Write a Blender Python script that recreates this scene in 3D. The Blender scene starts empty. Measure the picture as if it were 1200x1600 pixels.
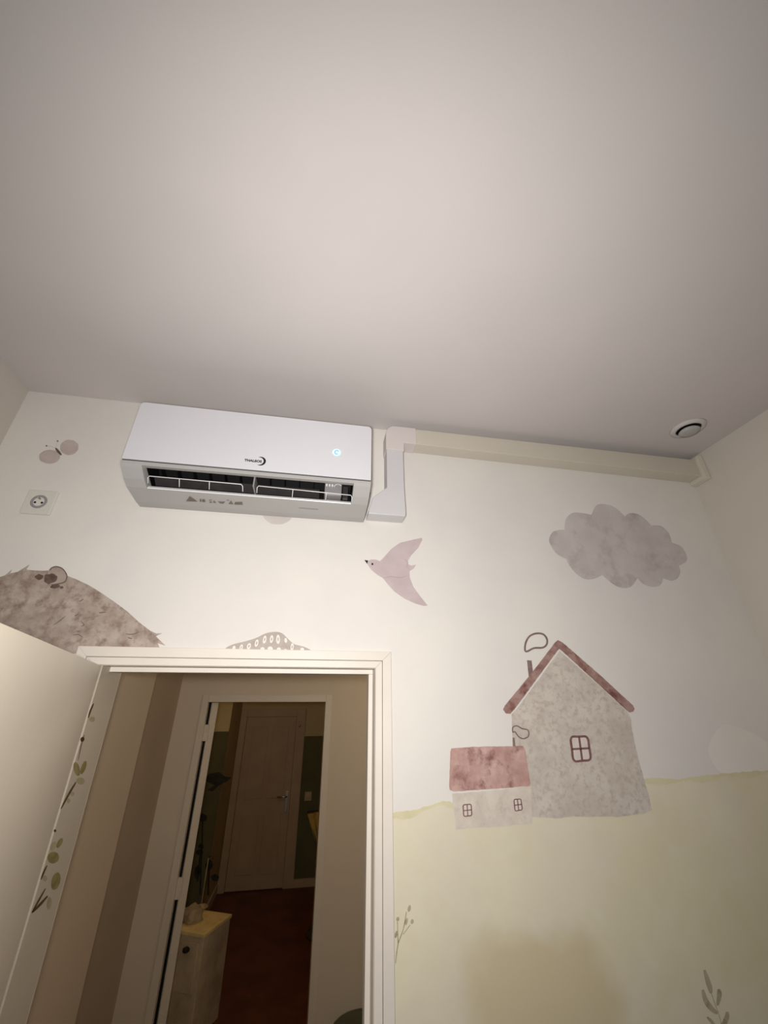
import bpy, bmesh, math, random
from mathutils import Vector, Matrix
random.seed(7)
scn = bpy.context.scene
C = scn.collection

# ------------------------------------------------------------------ camera, light, exposure
D, HC = 1.25, 1.95                      # camera to mural wall, camera height
OFF = Vector((0, -D, HC))               # all shapes below are written relative to the camera point
YAW, PIT, ROL, FPX = 0.1767338, 0.46114927, -0.0040527, 615.0
fw = Vector((math.sin(YAW)*math.cos(PIT), math.cos(YAW)*math.cos(PIT), math.sin(PIT)))
r0 = Vector((math.cos(YAW), -math.sin(YAW), 0)); u0 = r0.cross(fw)
rt = math.cos(ROL)*r0 + math.sin(ROL)*u0
up = -math.sin(ROL)*r0 + math.cos(ROL)*u0
cd = bpy.data.cameras.new('camera'); cam = bpy.data.objects.new('camera', cd); C.objects.link(cam)
M = Matrix((rt, up, -fw)).transposed().to_4x4(); M.translation = OFF
cam.matrix_world = M
cd.sensor_fit = 'VERTICAL'; cd.sensor_height = 36; cd.lens = FPX/1600*36; cd.clip_start = 0.01
scn.camera = cam

w = bpy.data.worlds.new('world'); scn.world = w; w.use_nodes = True
w.node_tree.nodes['Background'].inputs[0].default_value = (1, .93, .85, 1)
w.node_tree.nodes['Background'].inputs[1].default_value = 0.0
def light(name, kind, loc, power, col, **k):
    l = bpy.data.lights.new(name, kind); l.energy = power; l.color = col
    o = bpy.data.objects.new(name, l); C.objects.link(o); o.location = Vector(loc) + OFF
    for a, b in k.items(): setattr(l, a, b)
    return o
# the phone's torch beside the lens, the only strong light on this wall
fl = light('phone_torch', 'SPOT', (-0.03, 0.03, 0.025), 69, (1, .972, .94), spot_size=math.radians(164), spot_blend=1.0, shadow_soft_size=0.035)
fl.rotation_euler = (fw + Vector((.03, 0, -.10))).to_track_quat('-Z', 'Y').to_euler()
# unseen warm fill lights, added to brighten the hall and the far room
light('hall_fill', 'POINT', (1.05, 2.15, 0.35), 7.5, (1, .88, .72), shadow_soft_size=0.08)
light('far_room_fill', 'POINT', (-.55, 4.3, 0.35), 6.5, (1, .70, .36), shadow_soft_size=0.08)
vs = scn.view_settings
vs.view_transform = 'Standard'; vs.look = 'None'; vs.gamma = 1; vs.use_curve_mapping = False
vs.exposure = 0.0

# ------------------------------------------------------------------ pixel -> point on a plane
def ray(x, y): return rt*((x-600)/FPX) + up*(-(y-800)/FPX) + fw
def onY(x, y, Y=D): d = ray(x, y); return d*(Y/d.y)
def onX(x, y, X): d = ray(x, y); return d*(X/d.x)
def onZ(x, y, Z): d = ray(x, y); return d*(Z/d.z)

# ------------------------------------------------------------------ materials
def srgb(r, g, b):
    f = lambda c: (c/255/12.92) if c/255 <= .04045 else ((c/255+.055)/1.055)**2.4
    return (f(r), f(g), f(b), 1)
def mat(name, c, rough=.5, c2=None, scale=6, detail=4, contrast=(.35, .65), bump=0, bscale=200, metal=0, emit=0, spec=.5):
    m = bpy.data.materials.new(name); m.use_nodes = True; nt = m.node_tree; b = nt.nodes['Principled BSDF']
    b.inputs['Roughness'].default_value = rough; b.inputs['Metallic'].default_value = metal
    b.inputs['Specular IOR Level'].default_value = spec
    b.inputs['Base Color'].default_value = srgb(*c)
    tc = nt.nodes.new('ShaderNodeNewGeometry')
    if c2:
        n = nt.nodes.new('ShaderNodeTexNoise'); n.inputs['Scale'].default_value = scale; n.inputs['Detail'].default_value = detail
        n.inputs['Roughness'].default_value = .6
        nt.links.new(tc.outputs['Position'], n.inputs['Vector'])
        mr = nt.nodes.new('ShaderNodeMapRange'); mr.inputs[1].default_value, mr.inputs[2].default_value = contrast
        nt.links.new(n.outputs[0], mr.inputs[0])
        mx = nt.nodes.new('ShaderNodeMix'); mx.data_type = 'RGBA'
        mx.inputs[6].default_value = srgb(*c); mx.inputs[7].default_value = srgb(*c2)
        nt.links.new(mr.outputs[0], mx.inputs[0]); nt.links.new(mx.outputs[2], b.inputs['Base Color'])
    if bump:
        n2 = nt.nodes.new('ShaderNodeTexNoise'); n2.inputs['Scale'].default_value = bscale; n2.inputs['Detail'].default_value = 3
        nt.links.new(tc.outputs['Position'], n2.inputs['Vector'])
        bp = nt.nodes.new('ShaderNodeBump'); bp.inputs['Strength'].default_value = bump; bp.inputs['Distance'].default_value = .002
        nt.links.new(n2.outputs[0], bp.inputs['Height']); nt.links.new(bp.outputs[0], b.inputs['Normal'])
    if emit:
        b.inputs['Emission Color'].default_value = srgb(*c); b.inputs['Emission Strength'].default_value = emit
    return m
def two(m, c3, scale, lo, hi, detail=6):
    """a second watercolour wash on top of a mat()"""
    nt = m.node_tree; b = nt.nodes['Principled BSDF']; src = b.inputs['Base Color'].links[0].from_socket
    g = nt.nodes.new('ShaderNodeNewGeometry'); n = nt.nodes.new('ShaderNodeTexNoise')
    n.inputs['Scale'].default_value = scale; n.inputs['Detail'].default_value = detail; n.inputs['Roughness'].default_value = .65
    ad = nt.nodes.new('ShaderNodeVectorMath'); ad.inputs[1].default_value = (3.7, 1.3, 9.1)
    nt.links.new(g.outputs['Position'], ad.inputs[0]); nt.links.new(ad.outputs[0], n.inputs['Vector'])
    mr = nt.nodes.new('ShaderNodeMapRange'); mr.inputs[1].default_value = lo; mr.inputs[2].default_value = hi
    nt.links.new(n.outputs[0], mr.inputs[0])
    mx = nt.nodes.new('ShaderNodeMix'); mx.data_type = 'RGBA'; mx.inputs[7].default_value = srgb(*c3)
    nt.links.new(mr.outputs[0], mx.inputs[0]); nt.links.new(src, mx.inputs[6]); nt.links.new(mx.outputs[2], b.inputs['Base Color'])
    return m
MT = {}
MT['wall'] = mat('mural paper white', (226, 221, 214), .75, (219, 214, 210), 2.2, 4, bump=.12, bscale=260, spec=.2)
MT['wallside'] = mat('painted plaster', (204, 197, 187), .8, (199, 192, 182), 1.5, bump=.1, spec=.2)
MT['ceil'] = mat('ceiling paint', (206, 199, 197), .85, (200, 194, 192), 1.2, bump=.1, spec=.2)
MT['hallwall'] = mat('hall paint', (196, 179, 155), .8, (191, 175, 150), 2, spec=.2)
MT['halldark'] = mat('hall darker beige', (174, 157, 134), .8, (169, 152, 129), 2, spec=.2)  # darker tone than the other hall walls
MT['farwall'] = mat('far room paint', (196, 176, 132), .8, (188, 168, 124), 2, spec=.2)
MT['fargreen'] = mat('far room green paint', (104, 98, 66), .8, (92, 88, 60), 3, spec=.2)
MT['floor'] = mat('room floor', (120, 86, 58), .45, (100, 70, 46), 5)
MT['hallfloor'] = mat('red brown floor', (112, 58, 36), .5, (90, 44, 28), 4)
MT['trim'] = mat('white satin paint', (226, 218, 208), .45, (220, 212, 202), 4, spec=.35)
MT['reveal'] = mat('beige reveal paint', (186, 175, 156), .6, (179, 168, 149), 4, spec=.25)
MT['doorleaf'] = mat('door paint', (222, 212, 194), .5, (216, 206, 190), 2.5, bump=.05, spec=.35)
MT['hdoor'] = mat('hall door paint', (198, 183, 160), .5, (193, 178, 155), 3, spec=.35)
MT['fdoor'] = mat('far door paint', (186, 160, 128), .55, (176, 150, 118), 3, spec=.3)
MT['acw'] = mat('white plastic', (212, 212, 216), .38, (209, 209, 213), 3)
MT['sockw'] = mat('socket plastic', (218, 213, 205), .4, (214, 209, 201), 10)
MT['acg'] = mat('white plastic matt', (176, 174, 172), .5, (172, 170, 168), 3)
MT['black'] = mat('black interior', (9, 8, 9), .7, (13, 12, 12), 20, spec=.2)
MT['dark'] = mat('dark grey plastic', (58, 54, 54), .5, (46, 43, 43), 20)
MT['grey'] = mat('grey plastic', (150, 146, 148), .45, (138, 134, 136), 10)
MT['wire'] = mat('white wire', (232, 230, 230), .3, (226, 224, 224), 10)
MT['led'] = mat('led display', (205, 228, 250), .4, (190, 220, 250), 60, emit=.32)
MT['ledd'] = mat('led digit', (96, 160, 205), .4, (84, 150, 200), 60, emit=.3)
MT['ink'] = mat('black ink', (14, 13, 14), .5, (20, 19, 20), 30)
MT['sticker'] = mat('brown sticker ink', (92, 84, 74), .5, (120, 110, 98), 120)
MT['duct'] = mat('grey white duct', (205, 203, 205), .45, (200, 198, 200), 4)
MT['elbow'] = mat('pinkish white elbow', (214, 205, 202), .5, (210, 200, 198), 4)
MT['ductb'] = mat('aged cream duct', (206, 199, 184), .5, (201, 194, 180), 4)
MT['steel'] = mat('brushed steel', (190, 186, 178), .3, (170, 166, 158), 40, metal=.9)
MT['brass'] = mat('bright metal', (240, 228, 200), .12, (236, 224, 196), 40, metal=1)
# mural paints
MT['cloud'] = two(mat('cloud wash', (203, 194, 191), .75, (190, 180, 178), 9, 6, spec=.2), (176, 164, 163), 11, .5, .68)
MT['cloudlt'] = mat('pale cloud wash', (206, 197, 192), .75, (198, 190, 186), 12, spec=.2)
MT['bird'] = mat('bird wash', (200, 184, 184), .75, (188, 172, 173), 16, 6, spec=.2)
MT['birdd'] = mat('bird line wash', (184, 167, 168), .75, (178, 160, 162), 16, spec=.2)
MT['house'] = two(mat('house wash', (206, 197, 187), .75, (193, 182, 173), 11, 9, (.4, .6), spec=.2), (182, 170, 160), 60, .48, .64, 9)
MT['cottage'] = two(mat('cottage wash', (214, 205, 193), .75, (203, 192, 181), 22, 9, (.4, .6), spec=.2), (188, 175, 165), 34, .55, .7, 9)
MT['roof'] = two(mat('roof wash', (168, 138, 130), .75, (142, 108, 102), 26, 7, (.4, .6), spec=.2), (120, 78, 73), 20, .5, .62, 8)
MT['croof'] = two(mat('cottage roof wash', (200, 168, 160), .75, (176, 138, 130), 16, 8, (.38, .62), spec=.2), (140, 98, 92), 22, .5, .66, 9)
MT['stroke'] = mat('brown brush line', (112, 78, 76), .75, (134, 100, 97), 30, spec=.2)
MT['smoke'] = mat('grey brown brush line', (118, 98, 96), .75, (140, 118, 114), 40, spec=.2)
MT['pane'] = mat('pane wash', (218, 206, 198), .75, (208, 196, 190), 40, spec=.2)
MT['bear'] = two(mat('bear wash', (186, 173, 162), .75, (160, 144, 133), 20, 9, (.36, .64), spec=.2), (134, 114, 103), 34, .48, .68, 9)
MT['bearlt'] = two(mat('bear ear wash', (176, 162, 152), .75, (162, 146, 136), 18, 8, spec=.2), (140, 122, 112), 30, .56, .74)
MT['beard'] = mat('bear dark wash', (110, 92, 82), .75, (90, 72, 63), 60, spec=.2)
MT['beardk'] = mat('bear ink', (98, 84, 78), .75, (118, 102, 94), 40, spec=.2)
MT['fly'] = mat('butterfly wash', (196, 183, 176), .75, (184, 169, 163), 30, spec=.2)
MT['flyd'] = mat('butterfly body ink', (98, 82, 76), .75, (112, 94, 88), 60, spec=.2)
MT['hat'] = mat('spotted leaf wash', (188, 178, 170), .75, (172, 161, 154), 30, 6, spec=.2)
MT['spot'] = mat('white spot paint', (232, 226, 218), .75, (226, 220, 212), 30, spec=.2)
MT['patch'] = mat('pale haze wash', (230, 225, 218), .75, (226, 221, 213), 6, spec=.2)
MT['olive'] = mat('olive leaf wash', (118, 108, 68), .75, (146, 134, 92), 40, spec=.2)
MT['olivel'] = mat('pale olive leaf wash', (150, 142, 112), .75, (166, 158, 128), 40, spec=.2)
MT['olived'] = mat('dark twig ink', (70, 52, 32), .75, (92, 74, 48), 40, spec=.2)
MT['sprig'] = two(mat('grey green sprig wash', (182, 173, 150), .75, (170, 160, 138), 40, spec=.2), (146, 134, 110), 30, .52, .62)
MT['darkbird'] = mat('dark mural wash', (48, 46, 36), .8, (64, 60, 46), 20, spec=.2)
MT['hill'] = two(mat('hill wash', (224, 217, 192), .75, (216, 207, 188), 3.2, 7, spec=.2), (216, 208, 176), 2.1, .45, .65, 5)
MT['hilledge'] = mat('hill edge wash', (216, 209, 176), .75, (208, 200, 166), 18, 6, spec=.2)
MT['cream'] = mat('cream top', (224, 196, 130), .6, (206, 176, 112), 18)
MT['cab'] = mat('cabinet print', (190, 168, 132), .6, (166, 144, 112), 9)
MT['cloth'] = mat('pale cloth', (176, 152, 112), .85, (146, 124, 88), 14)
MT['ycloth'] = mat('yellow cloth', (178, 146, 72), .85, (150, 120, 56), 12)
MT['green'] = mat('dark green plastic', (66, 70, 38), .45, (58, 62, 34), 10)

def wash(m, c, centre, size, amount):
    nt = m.node_tree; b = nt.nodes['Principled BSDF']; src = b.inputs['Base Color'].links[0].from_socket
    g = nt.nodes.new('ShaderNodeNewGeometry'); mp = nt.nodes.new('ShaderNodeMapping'); mp.vector_type = 'TEXTURE'
    mp.inputs['Location'].default_value = centre; mp.inputs['Scale'].default_value = size
    n = nt.nodes.new('ShaderNodeTexNoise'); n.inputs['Scale'].default_value = 6; n.inputs['Detail'].default_value = 7
    nt.links.new(g.outputs['Position'], n.inputs['Vector'])
    va = nt.nodes.new('ShaderNodeVectorMath'); va.operation = 'MULTIPLY_ADD'; va.inputs[1].default_value = (.22, .22, .22)
    nt.links.new(n.outputs[1], va.inputs[0]); nt.links.new(g.outputs['Position'], va.inputs[2]); nt.links.new(va.outputs[0], mp.inputs['Vector'])
    ln = nt.nodes.new('ShaderNodeVectorMath'); ln.operation = 'LENGTH'; nt.links.new(mp.outputs[0], ln.inputs[0])
    mr = nt.nodes.new('ShaderNodeMapRange'); mr.inputs[1].default_value = 1; mr.inputs[2].default_value = .6; mr.inputs[3].default_value = 0; mr.inputs[4].default_value = amount
    nt.links.new(ln.outputs['Value'], mr.inputs[0])
    mx = nt.nodes.new('ShaderNodeMix'); mx.data_type = 'RGBA'; mx.inputs[7].default_value = srgb(*c)
    nt.links.new(mr.outputs[0], mx.inputs[0]); nt.links.new(src, mx.inputs[6]); nt.links.new(mx.outputs[2], b.inputs['Base Color'])
pc = onY(830, 1520) + OFF
wash(MT['hill'], (202, 188, 154), (pc.x+.135, pc.y+.08, pc.z+.05), (.23, 1, .17), .8)

# ------------------------------------------------------------------ mesh helpers (camera-relative coordinates)
ORG = {}
def tag(o, label=None, cat=None, group=None, kind=None):
    if label: o['label'] = label
    if cat: o['category'] = cat
    if group: o['group'] = group
    if kind: o['kind'] = kind
    return o
def thing(name, loc, label, cat, group=None):
    o = bpy.data.objects.new(name, None); C.objects.link(o); o.empty_display_size = .05
    o.location = Vector(loc) + OFF; ORG[o] = o.location.copy()
    return tag(o, label, cat, group)
def obj(name, bm, m, parent=None, bevel=0, seg=2, smooth=False, label=None):
    for v in bm.verts: v.co += OFF
    if parent is None:
        xs = [v.co for v in bm.verts]
        o3 = Vector(((min(v.x for v in xs)+max(v.x for v in xs))/2, (min(v.y for v in xs)+max(v.y for v in xs))/2, min(v.z for v in xs)))
    else: o3 = ORG[parent].copy()
    for v in bm.verts: v.co -= o3
    me = bpy.data.meshes.new(name); bm.normal_update(); bm.to_mesh(me); bm.free()
    o = bpy.data.objects.new(name, me); C.objects.link(o); me.materials.append(MT[m])
    ORG[o] = o3
    if parent: o.parent = parent
    else: o.location = o3
    if smooth: me.polygons.foreach_set('use_smooth', [True]*len(me.polygons))
    if bevel:
        b = o.modifiers.new('bevel', 'BEVEL'); b.width = bevel; b.segments = seg; b.limit_method = 'ANGLE'; b.angle_limit = math.radians(35)
    if label: o['label'] = label
    return o
def struct(name, bm, m, label, cat, bevel=0, parent=None):
    o = obj(name, bm, m, parent, bevel)
    if parent is None: tag(o, label, cat, None, 'structure')
    return o
def prism(bm, a, b):
    """two matching loops of points -> closed solid"""
    va = [bm.verts.new(p) for p in a]; vb = [bm.verts.new(p) for p in b]; n = len(a)
    bm.faces.new(va); bm.faces.new(vb[::-1])
    for i in range(n): bm.faces.new((va[i], vb[i], vb[(i+1) % n], va[(i+1) % n]))
    bmesh.ops.recalc_face_normals(bm, faces=bm.faces[:])
    return bm
def box(x0, x1, y0, y1, z0, z1, bm=None):
    bm = bm or bmesh.new()
    return prism(bm, [(x0, y0, z0), (x1, y0, z0), (x1, y1, z0), (x0, y1, z0)], [(x0, y0, z1), (x1, y0, z1), (x1, y1, z1), (x0, y1, z1)])
def tube(pts, r, n=8, bm=None):
    bm = bm or bmesh.new(); pts = [Vector(p) for p in pts]; rings = []
    for i, p in enumerate(pts):
        t = (pts[min(i+1, len(pts)-1)] - pts[max(i-1, 0)]).normalized()
        a = t.orthogonal().normalized() if i == 0 else (rings_a - t*rings_a.dot(t)).normalized()
        rings_a = a; b = t.cross(a); rr = r[i] if isinstance(r, (list, tuple)) else r
        rings.append([bm.verts.new(p + a*rr*math.cos(2*math.pi*k/n) + b*rr*math.sin(2*math.pi*k/n)) for k in range(n)])
    for q in range(len(rings)-1):
        for k in range(n): bm.faces.new((rings[q][k], rings[q][(k+1) % n], rings[q+1][(k+1) % n], rings[q+1][k]))
    bm.faces.new(rings[0][::-1]); bm.faces.new(rings[-1]); bmesh.ops.recalc_face_normals(bm, faces=bm.faces[:])
    return bm
def lathe(prof, c, axis='z', n=32, bm=None):
    bm = bm or bmesh.new(); c = Vector(c); rings = []
    for r, h in prof:
        ring = []
        for k in range(n):
            a = 2*math.pi*k/n; x, y = r*math.cos(a), r*math.sin(a)
            ring.append(bm.verts.new(c + (Vector((x, y, h)) if axis == 'z' else Vector((x, h, y)))))
        rings.append(ring)
    for q in range(len(rings)-1):
        for k in range(n): bm.faces.new((rings[q][k], rings[q][(k+1) % n], rings[q+1][(k+1) % n], rings[q+1][k]))
    bm.faces.new(rings[0][::-1]); bm.faces.new(rings[-1]); bmesh.ops.recalc_face_normals(bm, faces=bm.faces[:])
    return bm
def crom(pts, closed=True, k=4):
    n = len(pts); out = []
    for i in range(n if closed else n-1):
        g = lambda j: pts[j % n] if closed else pts[max(0, min(n-1, j))]
        p0, p1, p2, p3 = g(i-1), g(i), g(i+1), g(i+2)
        for s in range(k):
            t = s/k
            out.append(tuple(.5*((2*p1[a]) + (-p0[a]+p2[a])*t + (2*p0[a]-5*p1[a]+4*p2[a]-p3[a])*t*t + (-p0[a]+3*p1[a]-3*p2[a]+p3[a])*t**3) for a in (0, 1)))
    if not closed: out.append(pts[-1])
    return out
LAY = .0005
class Sheet:
    """flat print on a wall plane: pixel outlines turned into wall points"""
    def __init__(s, ox, oy, sc, plane=('y', D)): s.ox, s.oy, s.sc, s.pl = ox, oy, sc, plane
    def P(s, p, lay=1):
        x, y = s.ox + p[0]/s.sc, s.oy + p[1]/s.sc
        a, v = s.pl
        return onY(x, y, v - LAY*lay) if a == 'y' else onX(x, y, v + LAY*lay)
    def poly(s, pts, lay=1, smooth=True, k=4, bm=None):
        bm = bm or bmesh.new()
        if smooth: pts = crom(pts, True, k)
        f = bm.faces.new([bm.verts.new(s.P(p, lay)) for p in pts]); f.normal_update()
        if f.normal.dot(Vector((0, -1, 0)) if s.pl[0] == 'y' else Vector((1, 0, 0))) < 0: f.normal_flip()
        bmesh.ops.triangulate(bm, faces=[f]); return bm
    def stroke(s, pts, wd, lay=1, closed=False, smooth=True, taper=False, bm=None, k=4):
        bm = bm or bmesh.new()
        if smooth and len(pts) > 2: pts = crom(pts, closed, k)
        n = len(pts); L, R = [], []
        for i, p in enumerate(pts):
            a = pts[(i-1) % n] if closed else pts[max(i-1, 0)]; b = pts[(i+1) % n] if closed else pts[min(i+1, n-1)]
            dx, dy = b[0]-a[0], b[1]-a[1]; q = math.hypot(dx, dy) or 1; h = wd/2
            if taper: h *= .25 + .75*math.sin(math.pi*(.08+.84*i/(n-1)))
            L.append(bm.verts.new(s.P((p[0]-dy/q*h, p[1]+dx/q*h), lay))); R.append(bm.verts.new(s.P((p[0]+dy/q*h, p[1]-dx/q*h), lay)))
        for i in range(n if closed else n-1):
            j = (i+1) % n; bm.faces.new((L[i], R[i], R[j], L[j]))
        return bm
    def oval(s, c, rx, ry, rot=0, lay=1, n=16, bm=None, rag=0):
        ca, sa = math.cos(rot), math.sin(rot); pts = []
        for k in range(n):
            a = 2*math.pi*k/n; q = 1 + rag*random.uniform(-1, 1); x, y = rx*q*math.cos(a), ry*q*math.sin(a)
            pts.append((c[0]+x*ca-y*sa, c[1]+x*sa+y*ca))
        return s.poly(pts, lay, False, bm=bm)

# ------------------------------------------------------------------ the setting
XL, XR, H, FL = -1.043, 1.627, 1.0, -HC       # side walls, ceiling and floor heights (relative)
YB = -2.4                                       # wall behind the photographer
T = .12                                         # wall thickness
OX0, OX1, OZ = -.60, .20, .112                  # rough door opening in the mural wall
bm = box(XL-.1, OX0, D, D+T, FL, H); box(OX1, XR+.1, D, D+T, FL, H, bm); box(OX0, OX1, D, D+T, OZ, H, bm)
struct('wall_back', bm, 'wall', 'white wall papered with a pastel mural around the doorway', 'wall')
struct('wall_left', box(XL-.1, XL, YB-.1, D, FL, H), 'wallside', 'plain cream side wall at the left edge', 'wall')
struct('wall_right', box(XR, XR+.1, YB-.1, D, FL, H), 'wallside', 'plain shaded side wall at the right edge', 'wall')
struct('wall_front', box(XL, XR, YB-.1, YB, FL, H), 'wallside', 'plain wall behind the camera', 'wall')
struct('ceiling', box(XL-.1, XR+.1, YB-.1, D+T, H, H+.08), 'ceil', 'flat off-white painted ceiling above the air conditioner', 'ceiling')
struct('floor', box(XL-.1, XR+.1, YB-.1, D+T, FL-.08, FL), 'floor', 'brown floor of the child room', 'floor')

# hall behind the doorway
YH, HX0, HX1, HZ = 2.94, -.80, 1.25, .62
G0, G1, GZ = -.655, .165, .078                  # second opening
struct('wall_hall_left', box(HX0-.1, HX0, D+T, YH, FL, HZ), 'halldark', 'darker strip of beige hall wall on the left beyond the doorway', 'wall')
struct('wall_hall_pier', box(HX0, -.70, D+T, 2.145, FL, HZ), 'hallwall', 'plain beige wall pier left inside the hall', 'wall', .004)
struct('wall_hall_right', box(HX1, HX1+.1, D+T, YH, FL, HZ), 'hallwall', 'beige hall wall on the right, out of sight', 'wall')
bm = box(HX0-.1, G0, YH, YH+.1, FL, HZ); box(G1, HX1+.1, YH, YH+.1, FL, HZ, bm); box(G0, G1, YH, YH+.1, GZ, HZ, bm)
struct('wall_hall_back', bm, 'hallwall', 'beige hall wall around the second doorway', 'wall')
struct('ceiling_hall', box(HX0-.1, HX1+.1, D+T, YH+.1, HZ, HZ+.08), 'ceil', 'hall ceiling above the two doorways', 'ceiling')
struct('floor_hall', box(-2.1, 1.6, D+T, 6.6, FL-.08, FL), 'hallfloor', 'dark red brown floor running through the doorways', 'floor')

# far room
YF, YN, FX = 6.41, 5.59, -.885                  # door wall, nearer wall on the left, corner between them
RZ = .55
struct('wall_far_back', box(FX, 1.6, YF, YF+.1, FL, RZ), 'farwall', 'dim ochre wall around the far closed door', 'wall')
struct('wall_far_left', box(-2.1, FX, YN, YN+.1, FL, RZ), 'farwall', 'dim ochre wall with green lower half left of the far door', 'wall')
struct('wall_far_return', box(FX-.1, FX, YN+.1, YF+.1, FL, RZ), 'farwall', 'narrow dark return wall beside the far door', 'wall')
struct('wall_far_side', box(1.5, 1.6, YH+.1, YF, FL, RZ), 'farwall', 'side wall of the far room, out of sight', 'wall')
struct('wall_far_outer', box(-2.2, -2.1, YH+.1, YN, FL, RZ), 'farwall', 'outer wall of the far room, out of sight', 'wall')
struct('ceiling_far', box(-2.2, 1.6, YH+.1, YF+.1, RZ, RZ+.08), 'ceil', 'ceiling of the far room', 'ceiling')

# painted lower halves of the far room walls (wainscot panels with a thin moulding)
zg = onY(345, 1143, YN).z
o = struct('trim_far_left', box(-2.05, FX, YN-.012, YN, FL, zg), 'fargreen', 'dark green painted lower half of the far room wall, left of the door', 'wall panel')
obj('moulding', box(-2.05, FX, YN-.02, YN, zg, zg+.03), 'farwall', o)
zg2 = onY(490, 1150, YF).z
o = struct('trim_far_right', box(.005, 1.5, YF-.012, YF, FL, zg2), 'fargreen', 'dark green painted lower half of the far wall, right of the door', 'wall panel')
obj('moulding', box(.005, 1.5, YF-.02, YF, zg2, zg2+.03), 'farwall', o)

# ---- near door: casing of stepped mouldings, frame with rebate
cas = thing('trim_1', (-.17, D, FL), 'white stepped door casing and frame of the near doorway', 'door frame'); cas['kind'] = 'structure'
CL, CR, CT = -.617, .241, .152                  # outer casing edges
def mitre(x0, x1, zt, w, y0, y1, side):
    bm = bmesh.new()
    if side == 'head': f = lambda y: [(x0, y, zt), (x1, y, zt), (x1-w, y, zt-w), (x0+w, y, zt-w)]
    elif side == 'right': f = lambda y: [(x1, y, zt), (x1, y, FL), (x1-w, y, FL), (x1-w, y, zt-w)]
    else: f = lambda y: [(x0, y, zt), (x0+w, y, zt-w), (x0+w, y, FL), (x0, y, FL)]
    return prism(bm, f(y0), f(y1))
for side in ('head', 'right', 'left'):
    c1 = obj('casing_'+side, mitre(CL, CR, CT, .026, D-.014, D, side), 'trim', cas, .0012)
    obj('inner_moulding', mitre(CL+.027, CR-.027, CT-.027, .0195, D-.010, D, side), 'trim', c1, .0012)
FXR, FXL, FZ = .1935, -.5475, .1045
obj('frame_right', box(FXR, OX1, D-.003, D+T+.004, FL, OZ), 'trim', cas, .001)
obj('frame_left', box(OX0, FXL, D-.003, D+T+.004, FL, OZ), 'reveal', cas, .002)
obj('frame_head', box(FXL, FXR, D-.003, D+T+.004, FZ, OZ), 'trim', cas, .001)
obj('stop_right', box(FXR-.0125, FXR, D+.043, D+.078, FL, FZ-.0127), 'trim', cas, .001)
obj('stop_head', box(FXL, FXR, D+.043, D+.078, FZ-.0125, FZ), 'trim', cas, .001)
obj('hall_casing', box(OX0-.03, OX0+.05, D+T, D+T+.012, FL, OZ+.05), 'trim', cas, .001)

# ---- near door leaf, swung into the room
ang = math.radians(12.5); ud = Vector((math.sin(ang), -math.cos(ang), 0)); nd = Vector((-math.cos(ang), -math.sin(ang), 0))
P0 = Vector((-.5475, D-.012, 0)); LW, LT = .73, .04; ZT, ZB = .1035, FL+.01
lf = thing('door_1', P0 + Vector((0, 0, ZB)), 'cream flush door leaf swung open at lower left', 'door'); lf['kind'] = 'structure'
q = [P0, P0+ud*LW, P0+ud*LW+nd*LT, P0+nd*LT]
obj('leaf', prism(bmesh.new(), [p+Vector((0, 0, ZB)) for p in q], [p+Vector((0, 0, ZT)) for p in q]), 'doorleaf', lf, .0015)
hp = P0 + ud*(LW-.06) + Vector((0, 0, -.9))
hd = obj('handle', tube([hp, hp-nd*.045, hp-nd*.05-ud*.02, hp-nd*.05-ud*.12], .009), 'steel', lf, smooth=True)
obj('handle_plate', prism(bmesh.new(), [hp+ud*a+Vector((0, 0, b)) for a, b in ((-.02, -.12), (.02, -.12), (.02, .12), (-.02, .12))],
                          [hp+ud*a-nd*.004+Vector((0, 0, b)) for a, b in ((-.02, -.12), (.02, -.12), (.02, .12), (-.02, .12))]), 'steel', hd)
for zz in (-.15, -.95, -1.75): obj('hinge', tube([P0+nd*(LT+.004)+Vector((0, 0, zz-.04)), P0+nd*(LT+.004)+Vector((0, 0, zz+.04))], .006), 'trim', lf, smooth=True)

# ---- second doorway: frame and open leaf seen edge-on
fr = thing('trim_2', ((G0+G1)/2, YH, FL), 'plain beige frame of the second doorway across the hall', 'door frame'); fr['kind'] = 'structure'
obj('frame_left', box(G0, -.617, YH-.006, YH+.105, FL, GZ), 'hdoor', fr, .002)
obj('frame_right', box(.124, G1, YH-.006, YH+.105, FL, GZ), 'hdoor', fr, .002)
obj('frame_head', box(-.617, .124, YH-.006, YH+.105, .035, GZ), 'hdoor', fr, .002)
a2 = math.radians(32); u2 = Vector((-math.sin(a2), math.cos(a2), 0)); n2 = Vector((math.cos(a2), math.sin(a2), 0))
Q0 = Vector((-.597, YH+.02, 0)); zt2 = .033
obj('gap_shade', box(-.6165, -.598, YH+.030, YH+.04, FL, .035), 'black', fr)  # black strip standing in for the shade in the hinge-side gap
l2 = thing('door_2', Q0 + Vector((0, 0, FL+.01)), 'beige door leaf folded back, only its hinge edge showing', 'door'); l2['kind'] = 'structure'
q = [Q0, Q0+n2*.042, Q0+n2*.042+u2*.72, Q0+u2*.72]
obj('leaf', prism(bmesh.new(), [p+Vector((0, 0, FL+.01)) for p in q], [p+Vector((0, 0, zt2)) for p in q]), 'hdoor', l2, .002)
for yy in (1145, 1388):
    zz = onY({1145: 318, 1388: 278}[yy], yy, YH+.02).z
    obj('hinge', box(-.620, -.59, YH+.012, YH+.03, zz-.045, zz+.045), 'hdoor', l2, .002)

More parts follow.
